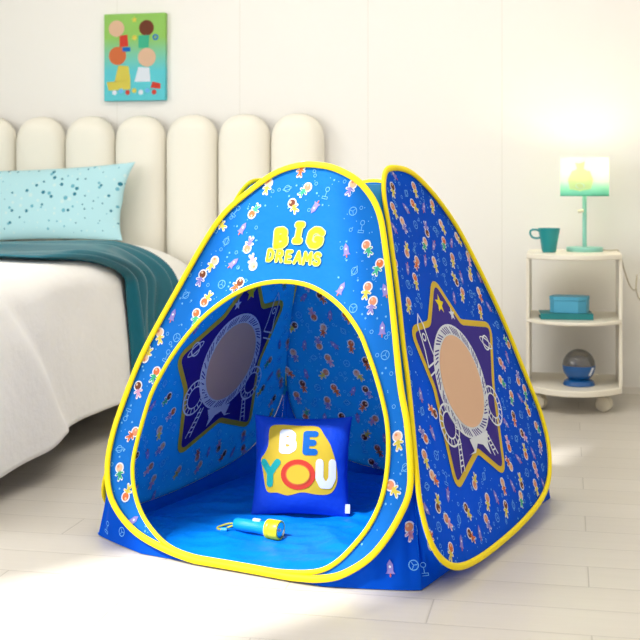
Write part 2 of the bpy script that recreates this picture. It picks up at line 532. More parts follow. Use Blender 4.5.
# teal throw across the bed
v, f = [], []
NS, NY = 110, 110
for i in range(NS+1):
    s = i/NS*.985
    for j in range(NY+1):
        t = j/NY
        q_ = min(1, max(0, (s-.47)/.20)); y0 = 3.74+.44*q_*q_*(3-2*q_)+.015*sin(s*9); y1 = 4.70 - .04*sin(s*7)
        if s > .6: y1 -= .05*(s-.6)
        Y = y0+(y1-y0)*t
        amp = .010+.014*min(1, max(0, (s-.4)/.3))
        ph = t*2*pi*4.2+1.6*sin(s*5+t*2)+3.0*noise.noise(Vector((s*2.2, t*2.4, 2)))
        w = amp*(.8+1.1*noise.noise(Vector((t*5, s*1.8, 5))))*(1+sin(ph))
        w += .006*noise.noise(Vector((t*14, s*5, 9)))
        w = max(w, .002)
        v.append(duvet_pt(s, Y, .010+w))
for i in range(NS):
    for j in range(NY):
        a = i*(NY+1)+j; f.append((a, a+NY+1, a+NY+2, a+1))
th = pyd('throw_blanket', v, f, [M['throw']])
sm = th.modifiers.new('t', 'SOLIDIFY'); sm.thickness = .006; sm.offset = -1
tag(th, 'teal satin throw blanket laid in folds across the white duvet', 'blanket')

# pillow mesh
def cushion(name, w, h, T, mats, ink=None, parent=None, ear=.05, n=36, pw=.5, moff=1):
    def mp(u, v_, side, off=0):
        # u, v in -1..1
        pin = 1-ear*(1-v_*v_)*abs(u)**3; piv = 1-ear*(1-u*u)*abs(v_)**3
        th_ = T/2*(max(0, (1-u*u))**pw)*(max(0, (1-v_*v_))**pw)
        th_ *= 1+.06*noise.noise(Vector((u*2.2, v_*2.2, side*3)))
        return Vector((u*w/2*pin, -side*(th_+off), v_*h/2*piv))
    V, Fc, MI = [], [], []
    for side in (1, -1):
        k0 = len(V)
        for i in range(n+1):
            for j in range(n+1):
                V.append(mp(sin((-1+2*i/n)*pi/2), sin((-1+2*j/n)*pi/2), side))
        for i in range(n):
            for j in range(n):
                a = k0+i*(n+1)+j; q = (a, a+n+1, a+n+2, a+1)
                Fc.append(q if side == 1 else q[::-1]); MI.append(0)
    if ink:
        ink.emit(V, Fc, MI, lambda x, y, o: mp(x/(w/2), y/(h/2), 1, o), base=.0012, step=.0005, moff=moff)
    o = pyd(name, V, Fc, mats, parent, mi=MI)
    bm = bmesh.new(); bm.from_mesh(o.data); bmesh.ops.remove_doubles(bm, verts=bm.verts, dist=1e-5); bm.to_mesh(o.data); bm.free()
    return o

def speckle_mat():
    m = mat('aqua_speckled', (178, 220, 226), rough=.8, bump=.2, bscale=40, bdist=.004)
    nt = m.node_tree; L = nt.links.new; b = nt.nodes['Principled BSDF']
    tc = nt.nodes.new('ShaderNodeTexCoord')
    vo = nt.nodes.new('ShaderNodeTexVoronoi'); vo.voronoi_dimensions = '2D'; vo.inputs['Scale'].default_value = 26
    rot = nt.nodes.new('ShaderNodeMapping'); rot.inputs['Rotation'].default_value = (radians(90), 0, 0)
    L(tc.outputs['Object'], rot.inputs[0]); L(rot.outputs[0], vo.inputs['Vector'])
    no = nt.nodes.new('ShaderNodeTexNoise'); no.inputs['Scale'].default_value = 7; L(tc.outputs['Object'], no.inputs['Vector'])
    def mt(op, a, c=None):
        n = nt.nodes.new('ShaderNodeMath'); n.operation = op
        for i, q in enumerate((a, c)):
            if q is None: continue
            if isinstance(q, (int, float)): n.inputs[i].default_value = q
            else: L(q, n.inputs[i])
        return n.outputs[0]
    dot = mt('LESS_THAN', vo.outputs['Distance'], mt('MULTIPLY', mt('SUBTRACT', no.outputs['Fac'], .30), .65))
    cr = nt.nodes.new('ShaderNodeValToRGB'); cr.color_ramp.interpolation = 'CONSTANT'
    e = cr.color_ramp.elements; e[0].color = lin((36, 118, 140)); e[1].position = .35; e[1].color = lin((200, 226, 226))
    q = e.new(.7); q.color = lin((104, 172, 190))
    sp_ = nt.nodes.new('ShaderNodeSeparateColor'); L(vo.outputs['Color'], sp_.inputs[0]); L(sp_.outputs[0], cr.inputs[0])
    mx = nt.nodes.new('ShaderNodeMix'); mx.data_type = 'RGBA'; mx.inputs['A'].default_value = lin((178, 220, 226))
    L(dot, mx.inputs['Factor']); L(cr.outputs[0], mx.inputs['B']); L(mx.outputs['Result'], b.inputs['Base Color'])
    return m
pl = cushion('pillow', .98, .36, .15, [speckle_mat()], ear=.11)
for v_ in pl.data.vertices: v_.co.x += .045*min(0, v_.co.z/.18)*(v_.co.x > 0)*min(1, v_.co.x/.3)
pl.location = (-2.40, 5.13, .828); pl.rotation_euler = (radians(-12), radians(-2), 0)
tag(pl, 'aqua pillow with dark speckles leaning on the bed headboard', 'pillow')

# ------------------------------------------------------------------ wall picture: plain stand-in artwork
pic = tag(empty('canvas_picture', (-2.010, YB, 1.318)), 'small green and turquoise canvas picture hanging above the headboard', 'picture')
def art_mat():
    m = mat('art_ground', (120, 190, 90), rough=.5)
    nt = m.node_tree; L = nt.links.new; b = nt.nodes['Principled BSDF']
    tc = nt.nodes.new('ShaderNodeTexCoord'); s = nt.nodes.new('ShaderNodeSeparateXYZ'); L(tc.outputs['Object'], s.inputs[0])
    mr = nt.nodes.new('ShaderNodeMapRange'); mr.inputs['From Min'].default_value = .14; mr.inputs['From Max'].default_value = .30; L(s.outputs[2], mr.inputs[0])
    mx = nt.nodes.new('ShaderNodeMix'); mx.data_type = 'RGBA'; mx.inputs['A'].default_value = lin((70, 186, 196)); mx.inputs['B'].default_value = lin((132, 184, 72))
    L(mr.outputs[0], mx.inputs['Factor']); L(mx.outputs['Result'], b.inputs['Base Color'])
    return m
ART = art_mat()
cv = boxo('canvas', -.1535, .1535, -.032, -.001, 0, .415, ART, pic, bevel=.003)
ink = Ink()
for (x, z, r, c) in ((-.09, .345, .038, 'peach'), (.06, .345, .036, 'brown'), (-.085, .215, .042, 'orange'), (.062, .205, .043, 'peach')):
    ink.circle((x, z), r*1.04, PI_[c], 0, 22)
for pts, c in (([(-.075, .31), (-.035, .315), (-.03, .26), (-.075, .255)], 'red'), ([(.02, .31), (.075, .31), (.07, .25), (.02, .25)], 'green'),
               ([(-.08, .17), (-.03, .165), (-.02, .10), (-.1, .09)], 'yellow'), ([(.02, .16), (.075, .155), (.08, .09), (.0, .09)], 'white'),
               ([(-.14, .09), (-.02, .10), (-.02, .055), (-.13, .05)], 'yellow'), ([(.09, .09), (.13, .08), (.13, .055), (.08, .06)], 'red'),
               ([(-.06, .255), (-.02, .255), (-.02, .235), (-.06, .235)], 'midblue')):
    ink.poly(pts, PI_[c], 1)
for i in range(7): ink.circle((-.1+i*.033, .04+.008*(i % 2)), .012, PI_[('white', 'cyan', 'red', 'yellow')[i % 4]], 2, 12)
ink.ring((.105, .30), .011, .007, PI_['midblue'], 2); ink.star((.0, .385), .016, PI_['yellow'], 2); ink.circle((.0, .30), .012, PI_['yellow'], 2)
V, Fc, MI = [], [], []
ink.emit(V, Fc, MI, lambda x, y, o: Vector((x, -.032-o, y)), base=.0006, step=.0004, moff=0)
pyd('painted_shapes', V, Fc, PM, pic, mi=MI, smooth=False)

# ------------------------------------------------------------------ shelf cart
cart = tag(empty('rolling_cart', (.03, 5.1, 0)), 'cream three-tier rolling side cart with curved shelf fronts against the wall', 'cart')
def tier(z0, z1):
    pts = []
    for i in range(25):
        s = -1+2*i/24
        pts.append((s*.19, -.13-.13*(1-abs(s)**2.2)))
    pts += [(.19, .22), (-.19, .22)]
    bm = bmesh.new()
    vs = [bm.verts.new((x, y, z0)) for x, y in pts]; fb = bm.faces.new(vs)
    r = bmesh.ops.extrude_face_region(bm, geom=[fb])
    for g in r['geom']:
        if isinstance(g, bmesh.types.BMVert): g.co.z = z1
    return bm
TZ = [(.074, .100), (.355, .370), (.615, .636)]
for z0, z1 in TZ: from_bm('shelf', tier(z0, z1), M['cart'], cart, bevel=.005, seg=3)
for sx in (-1, 1):
    x = sx*.184
    boxo('side_panel', x-.007, x+.007, -.135, .21, .100, .355, M['cart'], cart, bevel=.002)
    boxo('side_panel', x-.007, x+.007, -.135, .21, .370, .615, M['cart'], cart, bevel=.002)
for x in (-.135, .125):
    for y in (-.13, .16):
        c = lathe('caster', [(0, -.011), (.024, -.011), (.030, -.006), (.030, .006), (.024, .011), (0, .011)], M['caster'], cart, 28, (x-.010, y, .030), (radians(90), 0, radians(-18)))
        c2 = lathe('caster', [(0, -.011), (.024, -.011), (.030, -.006), (.030, .006), (.024, .011), (0, .011)], M['caster'], cart, 28, (x+.000, y+.030, .030), (radians(90), 0, radians(-18)))
        lathe('caster_stem', [(0, .0), (.007, .0), (.007, .034), (.014, .034), (.014, .037), (0, .037)], M['steel'], cart, 16, (x-.003, y+.015, .037))

# lamp
lamp = tag(empty('table_lamp', (.075, 5.16, .6362)), 'lit table lamp with mint base and printed drum shade on the cart top', 'lamp')
lathe('base', [(0, 0), (.074, 0), (.0755, .002), (.0755, .016), (.073, .019), (0, .019)], M['mint'], lamp, 48)
lathe('pole', [(0, .018), (.009, .018), (.009, .25), (0, .25)], M['mint'], lamp, 20)
lathe('switch_knob', [(0, -.012), (.007, -.012), (.008, 0), (.007, .012), (0, .012)], M['caster'], lamp, 20, (-.016, -.012, .17), (0, radians(80), 0))
def shade_mat():
    m = bpy.data.materials.new('printed_shade'); m.use_nodes = True; nt = m.node_tree; L = nt.links.new
    b = nt.nodes['Principled BSDF']; b.inputs['Roughness'].default_value = .8
    tc = nt.nodes.new('ShaderNodeTexCoord'); s = nt.nodes.new('ShaderNodeSeparateXYZ'); L(tc.outputs['Object'], s.inputs[0])
    mr = nt.nodes.new('ShaderNodeMapRange'); mr.inputs['From Min'].default_value = .235; mr.inputs['From Max'].default_value = .335; L(s.outputs[2], mr.inputs[0])
    mx = nt.nodes.new('ShaderNodeMix'); mx.data_type = 'RGBA'; mx.inputs['A'].default_value = lin((130, 206, 192)); mx.inputs['B'].default_value = lin((244, 246, 232))
    L(mr.outputs[0], mx.inputs['Factor']); L(mx.outputs['Result'], b.inputs['Base Color'])
    t = nt.nodes.new('ShaderNodeBsdfTranslucent'); L(mx.outputs['Result'], t.inputs['Color'])
    ms = nt.nodes.new('ShaderNodeMixShader'); ms.inputs[0].default_value = .55; L(b.outputs[0], ms.inputs[1]); L(t.outputs[0], ms.inputs[2])
    L(ms.outputs[0], nt.nodes['Material Output'].inputs['Surface'])
    return m
SHR = .100
solid('shade_yellow', (242, 236, 190), rough=.8, trans=.55); solid('shade_trim', (110, 190, 160), rough=.8, trans=.4); solid('shade_white', (244, 244, 230), rough=.8, trans=.55)
sh = lathe('lamp_shade', [(SHR, .232), (SHR, .395), (SHR-.002, .395), (SHR-.002, .232), (SHR, .232)], shade_mat(), lamp, 64)
ink = Ink()
ink.big([(-.045, .26), (-.055, .30), (-.035, .335), (-.012, .345), (-.02, .37), (.02, .375), (.015, .345), (.04, .335), (.055, .30), (.045, .262), (0, .252)], 0, 0, step=.012)
ink.circle((0, .275), .02, 2, 1, 16, ry=.012)
for k in range(60):
    a0 = -pi+2*pi*k/60; a1 = a0+2*pi/60
    ink.poly([(a0*SHR, .232), (a1*SHR, .232), (a1*SHR, .238), (a0*SHR, .238)], 1, 0)
V, Fc, MI = [], [], []
ink.emit(V, Fc, MI, lambda x, y, o: Vector(((SHR+o)*sin(x/SHR-.2), -(SHR+o)*cos(x/SHR-.2), y)), base=.0005, step=.0004, moff=0)
pyd('shade_print', V, Fc, [M['shade_yellow'], M['shade_trim'], M['shade_white']], sh, mi=MI, smooth=False)
be = bpy.data.materials.new('bulb_glow'); be.use_nodes = True
bb = be.node_tree.nodes['Principled BSDF']; bb.inputs['Emission Color'].default_value = (1, .86, .62, 1); bb.inputs['Emission Strength'].default_value = 12
lathe('bulb', [(0, .25), (.012, .252), (.014, .27), (.028, .295), (.03, .31), (.022, .33), (0, .338)], be, lamp, 24)
tube('power_cord', catmull([(.07, .02, .006), (.11, .02, .004), (.135, .03, .005), (.150, .05, -.02), (.165, .08, -.08), (.19, .12, -.15), (.215, .16, -.17), (.225, .21, -.11), (.222, .225, -.17), (.24, .23, -.22), (.30, .23, -.25), (.42, .23, -.27)], 6, False), .003, M['cord'], lamp, n=8)

# mug
mug = tag(empty('mug', (-.070, 5.06, .6362)), 'tapered teal mug with a looped handle beside the lamp', 'mug')
lathe('cup', [(0, 0), (.026, 0), (.029, .004), (.036, .05), (.0445, .096), (.046, .1), (.044, .1), (.042, .096), (.033, .05), (.026, .008), (0, .008)], M['teal_mug'], mug, 40)
tube('handle', catmull([(-.036, 0, .085), (-.052, 0, .093), (-.072, 0, .091), (-.077, 0, .078), (-.068, 0, .062), (-.050, 0, .058), (-.034, 0, .062)], 6, False), .0045, M['teal_mug'], mug, n=10)

# book and box
bk = tag(empty('book', (.0, 5.02, .3702), radians(4)), 'flat teal book lying on the middle cart shelf under the box', 'book')
boxo('cover', -.108, .102, -.075, .075, 0, .004, M['book_teal'], bk, bevel=.001)
boxo('cover', -.108, .102, -.075, .075, .0200, .024, M['book_teal'], bk, bevel=.001)
boxo('spine', -.108, .102, -.0775, -.0735, .0, .024, M['book_teal'], bk, bevel=.001)
boxo('pages', -.104, .098, -.072, .071, .0041, .0199, M['paper'], bk)
bx = tag(empty('storage_box', (.012, 5.025, .394), radians(-10)), 'light blue faceted box sitting on the teal book', 'box')
bm = bmesh.new()
pts = [(-.074, -.03), (-.052, -.055), (.045, -.058), (.074, -.028), (.074, .04), (.045, .06), (-.05, .06), (-.074, .035)]
vs = [bm.verts.new((x, y, 0)) for x, y in pts]; fb = bm.faces.new(vs)
for g in bmesh.ops.extrude_face_region(bm, geom=[fb])['geom']:
    if isinstance(g, bmesh.types.BMVert): g.co.z = .050
from_bm('body', bm, M['box_blue'], bx, bevel=.002)
bm = bmesh.new(); vs = [bm.verts.new((x*1.03, y*1.03, .0505)) for x, y in pts]; fb = bm.faces.new(vs)
for g in bmesh.ops.extrude_face_region(bm, geom=[fb])['geom']:
    if isinstance(g, bmesh.types.BMVert): g.co.z = .066
from_bm('lid', bm, M['box_blue'], bx, bevel=.002)

# dome night light
nl = tag(empty('night_light', (.05, 5.0, .1005)), 'round night light with smoky dome and blue bowl on the lowest cart shelf', 'night light')
DM = bpy.data.materials.new('smoky_dome'); DM.use_nodes = True
db = DM.node_tree.nodes['Principled BSDF']; db.inputs['Base Color'].default_value = lin((150, 146, 140)); db.inputs['Transmission Weight'].default_value = .6; db.inputs['Roughness'].default_value = .12
c0 = .078; r0 = .066
lathe('base', [(0, 0), (.062, 0), (.064, .004), (.058, .018), (.046, .024), (0, .026)], M['lamp_blue'], nl, 48)
lathe('bowl', [(0, .026)]+[(r0*cos(a), c0+r0*sin(a)) for a in [radians(-52+52*i/12) for i in range(13)]]+[(r0+.001, c0+.003), (r0-.004, c0+.003), (r0-.006, c0-.01), (.03, c0-.03), (0, c0-.035)], M['lamp_blue'], nl, 48)
lathe('dome', [((r0-.001)*cos(a), c0+.003+(r0-.001)*sin(a)) for a in [radians(90*i/14) for i in range(15)]], DM, nl, 48)
lathe('projector_core', [(0, .045), (.03, .045), (.034, .075), (.022, .1), (0, .105)], M['seam'], nl, 32)
lb = boxo('button_label', -.006, .006, -.002, .0, -.018, .018, M['p_white'], nl, bevel=.001)
lb.location = (.048, -.040, .060); lb.rotation_euler = (radians(14), radians(20), radians(50))

# ------------------------------------------------------------------ play tent
tent = tag(empty('play_tent', (-.619, 3.242, 0), radians(-17.22)), 'blue pop-up play tent with yellow piping and space print standing on the floor', 'tent')
ZT = .966
FRONT = [(.0, .965), (.054, .964), (.111, .953), (.187, .917), (.253, .847), (.293, .743), (.331, .618), (.382, .445), (.413, .367), (.439, .27), (.444, .214), (.429, .165), (.404, .115), (.366, .066), (.305, .025), (.249, .009), (.196, .004), (.083, -.002), (-.061, .000), (-.191, .017), (-.292, .046), (-.375, .105), (-.412, .181), (-.418, .26), (-.406, .346), (-.378, .466), (-.316, .619), (-.260, .751), (-.212, .835), (-.142, .897), (-.072, .945)]
RIGHT = [(-.133, .938), (-.065, .952), (.029, .938), (.134, .875), (.225, .787), (.287, .675), (.349, .527), (.381, .425), (.410, .31), (.420, .235), (.401, .158), (.329, .087), (.211, .045), (.002, .022), (-.189, .016), (-.352, .026), (-.434, .06), (-.472, .117), (-.468, .188), (-.444, .244), (-.392, .344), (-.347, .437), (-.310, .536), (-.273, .627), (-.236, .721), (-.205, .799), (-.180, .880)]
DOOR = [(-.316, .383), (-.277, .472), (-.225, .547), (-.18, .591), (-.124, .629), (-.057, .655), (.019, .664), (.099, .653), (.181, .613), (.244, .558), (.275, .515), (.306, .465), (.335, .410), (.360, .350), (.374, .280), (.374, .206), (.355, .145), (.322, .095), (.283, .053), (.236, .028), (.150, .016), (.04, .012), (-.061, .014), (-.14, .021), (-.200, .040), (-.262, .080), (-.304, .13), (-.328, .185), (-.333, .235), (-.327, .32)]
def prep(c, ins, zmin, it=2):
    p = smooth_loop(catmull(c, 6), it); p = [(a, b+(.007*max(0, 1-b/.15) if ins < .005 and zmin > .0175 else 0)) for a, b in p]; p = inset(p, ins)
    return [(a, max(b, zmin)) for a, b in p]
LF = prep(FRONT, .008, .0105); LR = prep([(a-.010*(a < 0), b) for a, b in RIGHT], .002, .018); LL = [(-a*(.89 if a < 0 else 1), .018+(b-.018)*.965) for a, b in LR][::-1]
LB = [(-a*.97, .0105+(b-.0105)*.955) for a, b in LF][::-1]
LD = prep(DOOR, .002, .017)
PAN = {'f': (.55, .19), 'r': (.52, .20), 'l': (.495, .185), 'b': (.50, .165)}
def pmap(w):
    rb, rt = PAN[w]; k = (rt-rb)/ZT
    nl_ = sqrt(1+k*k)
    def fm(u, z, off=0):
        wob = .004*noise.noise(Vector((u*4, z*4, ord(w))))
        r = rb+k*z + (off+wob)/nl_; zz = z - k*(off)/nl_
        return {'f': Vector((u, -r, zz)), 'r': Vector((r, u, zz)), 'l': Vector((-r, -u, zz)), 'b': Vector((-u, r, zz))}[w]
    return fm

def motif(ink, kind, x, y, rot, s=1.0, rnd=None):
    def T(p): return (x+(p[0]*cos(rot)-p[1]*sin(rot))*s, y+(p[0]*sin(rot)+p[1]*cos(rot))*s)
    I = PI_
    if kind == 'astro':                    # small generic space suit figure
        face = rnd.choice(['peach', 'brown', 'skin', 'orange', 'skin']); suit = rnd.choice(['yellow', 'green', 'orange', 'lilac', 'pink', 'yellow'])
        for a in ((-.011, -.004), (.011, -.002)): ink.stroke([T((0, 0)), T(a)], .0075*s, I['white'], 0)
        for a in ((-.005, -.019), (.006, -.018)): ink.stroke([T((0, -.006)), T(a)], .0076*s, I['white'], 0)
        ink.circle(T((0, .012)), .0138*s, I['white'], 0, 16)
        ink.stroke([T((0, 0)), T((0, -.009))], .010*s, I[suit], 1)
        for a in ((-.010, -.004), (.010, -.002)): ink.stroke([T((0, 0)), T(a)], .0042*s, I[suit], 1)
        for a in ((-.005, -.017), (.006, -.016)): ink.stroke([T((0, -.007)), T(a)], .0048*s, I[suit], 1)
        ink.circle(T((0, .012)), .0102*s, I[face], 1, 14)
        ink.circle(T((-.003, .016)), .0035*s, I['p_peach'[2:]] if face != 'peach' else I['skin'], 2, 8)
    elif kind == 'rocket':
        o = [(0, .018), (.007, .007), (.007, -.008), (.011, -.014), (-.011, -.014), (-.007, -.008), (-.007, .007)]
        ink.poly([T(p) for p in o], I['lilac'], 0)
        ink.circle(T((0, .002)), .003*s, I['white'], 1, 8); ink.stroke([T((0, -.014)), T((0, -.02))], .003*s, I['p_orange'[2:]], 1)
    elif kind == 'planet':
        ink.ring(T((0, .004)), .009*s, .0016*s, I['cyan'], 0); ink.ring(T((0, .004)), .014*s, .0014*s, I['cyan'], 0, ry=.004*s, rot=rot+.5)
    elif kind == 'ball':
        ink.ring(T((0, 0)), .011*s, .0018*s, I['cyan'], 0)
        for k in range(3): ink.stroke([T((0, 0)), T((.009*cos(k*2.1), .009*sin(k*2.1)))], .0013*s, I['cyan'], 0, cap=False)
    elif kind == 'satellite':
        ink.ring(T((0, .008)), .006*s, .0015*s, I['cyan'], 0, 12); ink.stroke([T((0, .001)), T((0, -.012))], .0015*s, I['cyan'], 0)
        ink.stroke([T((-.008, -.012)), T((.008, -.012)), T((.008, -.018)), T((-.008, -.018))], .0014*s, I['cyan'], 0, closed=True)
    elif kind == 'ring': ink.ring((x, y), .0042*s, .0013*s, I['cyan'], 0, 10)
    elif kind == 'dot': ink.circle((x, y), .0014*s, I['cyan'], 0, 6)
    elif kind == 'star': ink.star((x, y), .0036*s, I['cyan'], 0, rot)

def scatter(ink, ok, x0, x1, y0, y1, seed, sp=.060, sc=.94):
    rnd = random.Random(seed); seq = ['astro', 'rocket', 'astro', 'ball', 'satellite', 'astro', 'rocket', 'astro', 'planet']
    j = 0; y = y0; n = 0
    while y < y1:
        x = x0+(j % 2)*sp/2; i = 0
        while x < x1:
            px = x+rnd.uniform(-.008, .008); py = y+rnd.uniform(-.008, .008); i += 1
            if (i+j) % 2: k = 'astro'
            else: k = ['rocket', 'ball', 'planet', 'satellite', 'rocket'][n % 5]; n += 1
            m_ = .011
            rot = rnd.uniform(-.9, .9)+(pi if rnd.random() < .25 else 0)
            if all(ok(px+a, py+b) for a, b in ((m_, 0), (-m_, 0), (0, m_), (0, -m_), (0, 0))): motif(ink, k, px, py, rot, sc, rnd)
            for _ in range(3):
                qx = x+sp/2+rnd.uniform(-.02, .02); qy = y+rnd.uniform(-.025, .025)
                if all(ok(qx+a, qy+b) for a, b in ((.006, 0), (-.006, 0), (0, .006), (0, -.006))): motif(ink, rnd.choice(['ring', 'dot', 'dot', 'star']), qx, qy, rot, 1, rnd)
            x += sp
        y += sp*.8; j += 1

def piping(name, fm, loop, a, b, off, parent):
    # bound edge: flattened tube lying on the outer face of the fabric
    n = len(loop); K = 10; V, Fc = [], []
    for i, p in enumerate(loop):
        tx = loop[(i+1) % n][0]-loop[i-1][0]; tz = loop[(i+1) % n][1]-loop[i-1][1]; l = math.hypot(tx, tz)
        nx, nz = -tz/l, tx/l
        for k in range(K):
            q = 2*pi*k/K
            V.append(fm(p[0]+nx*a*cos(q), p[1]+nz*a*cos(q), off+b*sin(q)))
    for i in range(n):
        for k in range(K):
            Fc.append((i*K+k, i*K+(k+1) % K, ((i+1) % n)*K+(k+1) % K, ((i+1) % n)*K+k))
    return pyd(name, V, Fc, [M['yellow']], parent)

def panel(name, w, loop, hole=None, ink=None, sides=(1, -1), m='tent_blue', label=None):
    fm = pmap(w)
    vv, ff = fill(loop, [hole] if hole else [], .04)
    V = [fm(*p) for p in vv]; Fc = list(ff); MI = [0]*len(Fc)
    if ink: ink.emit(V, Fc, MI, fm, sides=sides)
    o = pyd(name, V, Fc, [M[m]]+PM, tent, mi=MI, smooth=True)
    piping('loop_piping', fm, loop, .0080, .0055, .0068, o)
    if label: o['label'] = label
    return o

# front print with the words BIG DREAMS
ink = Ink()
textzone = [(-.08, .66), (.145, .66), (.145, .835), (-.08, .835)]
scatter(ink, lambda x, y: inside((x, y), LF) and not inside((x, y), inset(LD, -.004)) and not inside((x, y), textzone), -.45, .46, .03, .96, 3)
b_ = .006
glyph(ink, 'B', -.020, .770, .032, .038, .0155, PI_['bright'], 4, .12, b_, PI_['pale'])
glyph(ink, 'I', .030, .784, .024, .040, .0145, PI_['bright'], 4, -.02, b_, PI_['pale'])
glyph(ink, 'G', .081, .772, .040, .038, .0145, PI_['bright'], 4, -.10, b_, PI_['pale'])
for i, ch in enumerate('DREAMS'):
    glyph(ink, ch, -.042+i*.0275, .726-.0012*i, .0195 if ch != 'M' else .022, .026, .0066, PI_['bright'], 4, 0, .004, PI_['pale'])
fp = panel('front_panel', 'f', LF, LD, ink, label='arched doorway panel lettered BIG DREAMS in yellow')
fmf = pmap('f')
piping('door_piping', fmf, LD, .0056, .005, .004, fp)

STAR_R = [(-.03, .659), (.061, .540), (.253, .515), (.150, .368), (.045, .160), (-.077, .240), (-.256, .185), (-.215, .410), (-.250, .553), (-.142, .556)]
STAR_L = [(-.035, .655), (.07, .535), (.250, .440), (.168, .340), (.117, .145), (-.062, .215), (-.249, .165), (-.194, .373), (-.252, .552), (-.13, .545)]
def rstar(pts, grow=0, rt=.035):
    n = len(pts); out = []
    for i in range(n):
        p = Vector(pts[i]); a = Vector(pts[i-1]); b = Vector(pts[(i+1) % n])
        da = (a-p).normalized(); db_ = (b-p).normalized(); k = rt if i % 2 == 0 else rt*.45
        s_, e_ = p+da*k, p+db_*k
        for q in range(7):
            t = q/6; out.append(tuple(s_*(1-t)**2+p*2*t*(1-t)+e_*t*t))
    return inset(out, -grow)
def side_ink(star, cen, seed):
    ink = Ink(); I = PI_
    o = rstar(star, .004); zone = rstar(star, .022)
    ring_c = cen
    scatter(ink, lambda x, y: not inside((x, y), zone) and inside((x, y), LR if seed == 11 else LL), -.47, .47, .03, .96, seed)
    ink.big(rstar(star, .010), I['gold'], 1)
    ink.big(rstar(star, -.006), I['purple'], 2)
    cx, cy = cen
    # helmet: white ribbed ring round an empty visor
    ink.big([(cx+.150*cos(a*pi/24), cy+.142*sin(a*pi/24)) for a in range(48)], I['white'], 4)
    for k in range(72):
        a = 2*pi*k/72+.05; q = .28
        if k % 5: ink.stroke([(cx+.128*cos(a), cy+.118*sin(a)), (cx+.144*cos(a+q*.5), cy+.136*sin(a+q*.5))], .0034, I['purple'], 5, cap=False)
    ink.big([(cx+.121*cos(a*pi/24), cy+.114*sin(a*pi/24)) for a in range(48)], I['peach'], 6)
    # hoses / ladders at the suit
    for sx in (-1, 1):
        c_ = (cx+sx*.150, cy-.085)
        ink.ring(c_, .050, .005, I['white'], 7, 28); ink.ring(c_, .032, .004, I['white'], 7, 24)
        for k in range(16):
            a = 2*pi*k/16
            ink.stroke([(c_[0]+.032*cos(a), c_[1]+.032*sin(a)), (c_[0]+.05*cos(a), c_[1]+.05*sin(a))], .0032, I['white'], 7, cap=False)
    # collar and legs
    ink.big([(cx-.06, cy-.135), (cx+.06, cy-.135), (cx+.040, cy-.165), (cx+.042, cy-.190), (cx+.01, cy-.160), (cx-.02, cy-.152), (cx-.045, cy-.170), (cx-.082, cy-.168), (cx-.050, cy-.165)], I['white'], 7)
    for lx, dx in ((star[6][0]+.045, .035), (star[4][0]-.03, -.03)):
        for q in (0, .022):
            ink.stroke([(lx+q, star[6][1]+.025), (lx+dx+q*.6, cy-.125)], .0042, I['white'], 6)
        for k in range(5):
            t = .12+k*.18
            yy = star[6][1]+.03+t*(cy-.125-star[6][1]-.03); xx = lx+dx*t
            ink.stroke([(xx, yy), (xx+.020, yy)], .0035, I['white'], 6, cap=False)
    # two small stars, rocket outline and planet outline
    ink.star((-.040, .598), .026, I['bright'], 3, .2); ink.star((.018, .567), .018, I['white'], 3, .1)
    ink.stroke([(-.215, .56), (-.197, .585), (-.185, .56), (-.180, .50), (-.172, .47), (-.222, .46), (-.215, .50)], .0048, I['white'], 7, closed=True)
    ink.ring((-.2, .53), .0085, .004, I['white'], 7); ink.stroke([(-.222, .44), (-.178, .45)], .0045, I['white'], 7)
    px, py = (.185, .475) if seed == 11 else (.175, .455)
    ink.ring((px, py), .019, .0045, I['white'], 3); ink.ring((px, py), .036, .004, I['white'], 3, ry=.010, rot=-.5)
    return ink
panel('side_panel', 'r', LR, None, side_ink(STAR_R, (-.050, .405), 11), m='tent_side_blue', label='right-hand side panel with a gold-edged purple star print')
panel('side_panel', 'l', LL, None, side_ink(STAR_L, (-.030, .395), 12), label='left-hand side panel with a gold-edged purple star print')
ink = Ink(); scatter(ink, lambda x, y: inside((x, y), LB), -.47, .47, .03, .96, 5)
panel('back_panel', 'b', LB, None, ink, label='plain back wall panel of space print')

# helpers on the loops: split each into its left side, right side and lower arc
def side_curve(loop, sgn, z0, z1, n):
    """u at given heights on the side sgn of the loop"""
    out = []
    for i in range(n):
        z = z0+(z1-z0)*i/(n-1); best = None
        for k in range(len(loop)):
            a, b = loop[k-1], loop[k]
            if (a[1]-z)*(b[1]-z) <= 0 and abs(a[1]-b[1]) > 1e-9:
                u = a[0]+(b[0]-a[0])*(z-a[1])/(b[1]-a[1])
                if best is None or u*sgn > best*sgn: best = u
        out.append((best, z))
    return out
LOOPS = {'f': LF, 'r': LR, 'b': LB, 'l': LL}
ZCUT, ZTOPC = .235, .908
ring_top = []
for a, b in (('f', 'r'), ('r', 'b'), ('b', 'l'), ('l', 'f')):
    ca = side_curve(LOOPS[a], 1, ZCUT, ZTOPC, 40); cb_ = side_curve(LOOPS[b], -1, ZCUT, ZTOPC, 40)
    fa, fb_ = pmap(a), pmap(b)
    V, Fc = [], []; K = 6
    for p, q in zip(ca, cb_):
        A = fa(*p); B = fb_(*q)
        mid = (A+B)/2; sagk = -.12*(A-B).length
        nrm = Vector((mid.x, mid.y, 0)).normalized()
        for k in range(K+1):
            t = k/K; V.append(A.lerp(B, t)+nrm*sagk*4*t*(1-t))
    for i in range(39):
        for k in range(K):
            x = i*(K+1)+k; Fc.append((x, x+1, x+K+2, x+K+1))
    pyd('corner_gusset', V, Fc, [M['tent_teal']], tent)
    ring_top.append([V[39*(K+1)+k].copy() for k in range(K+1)])
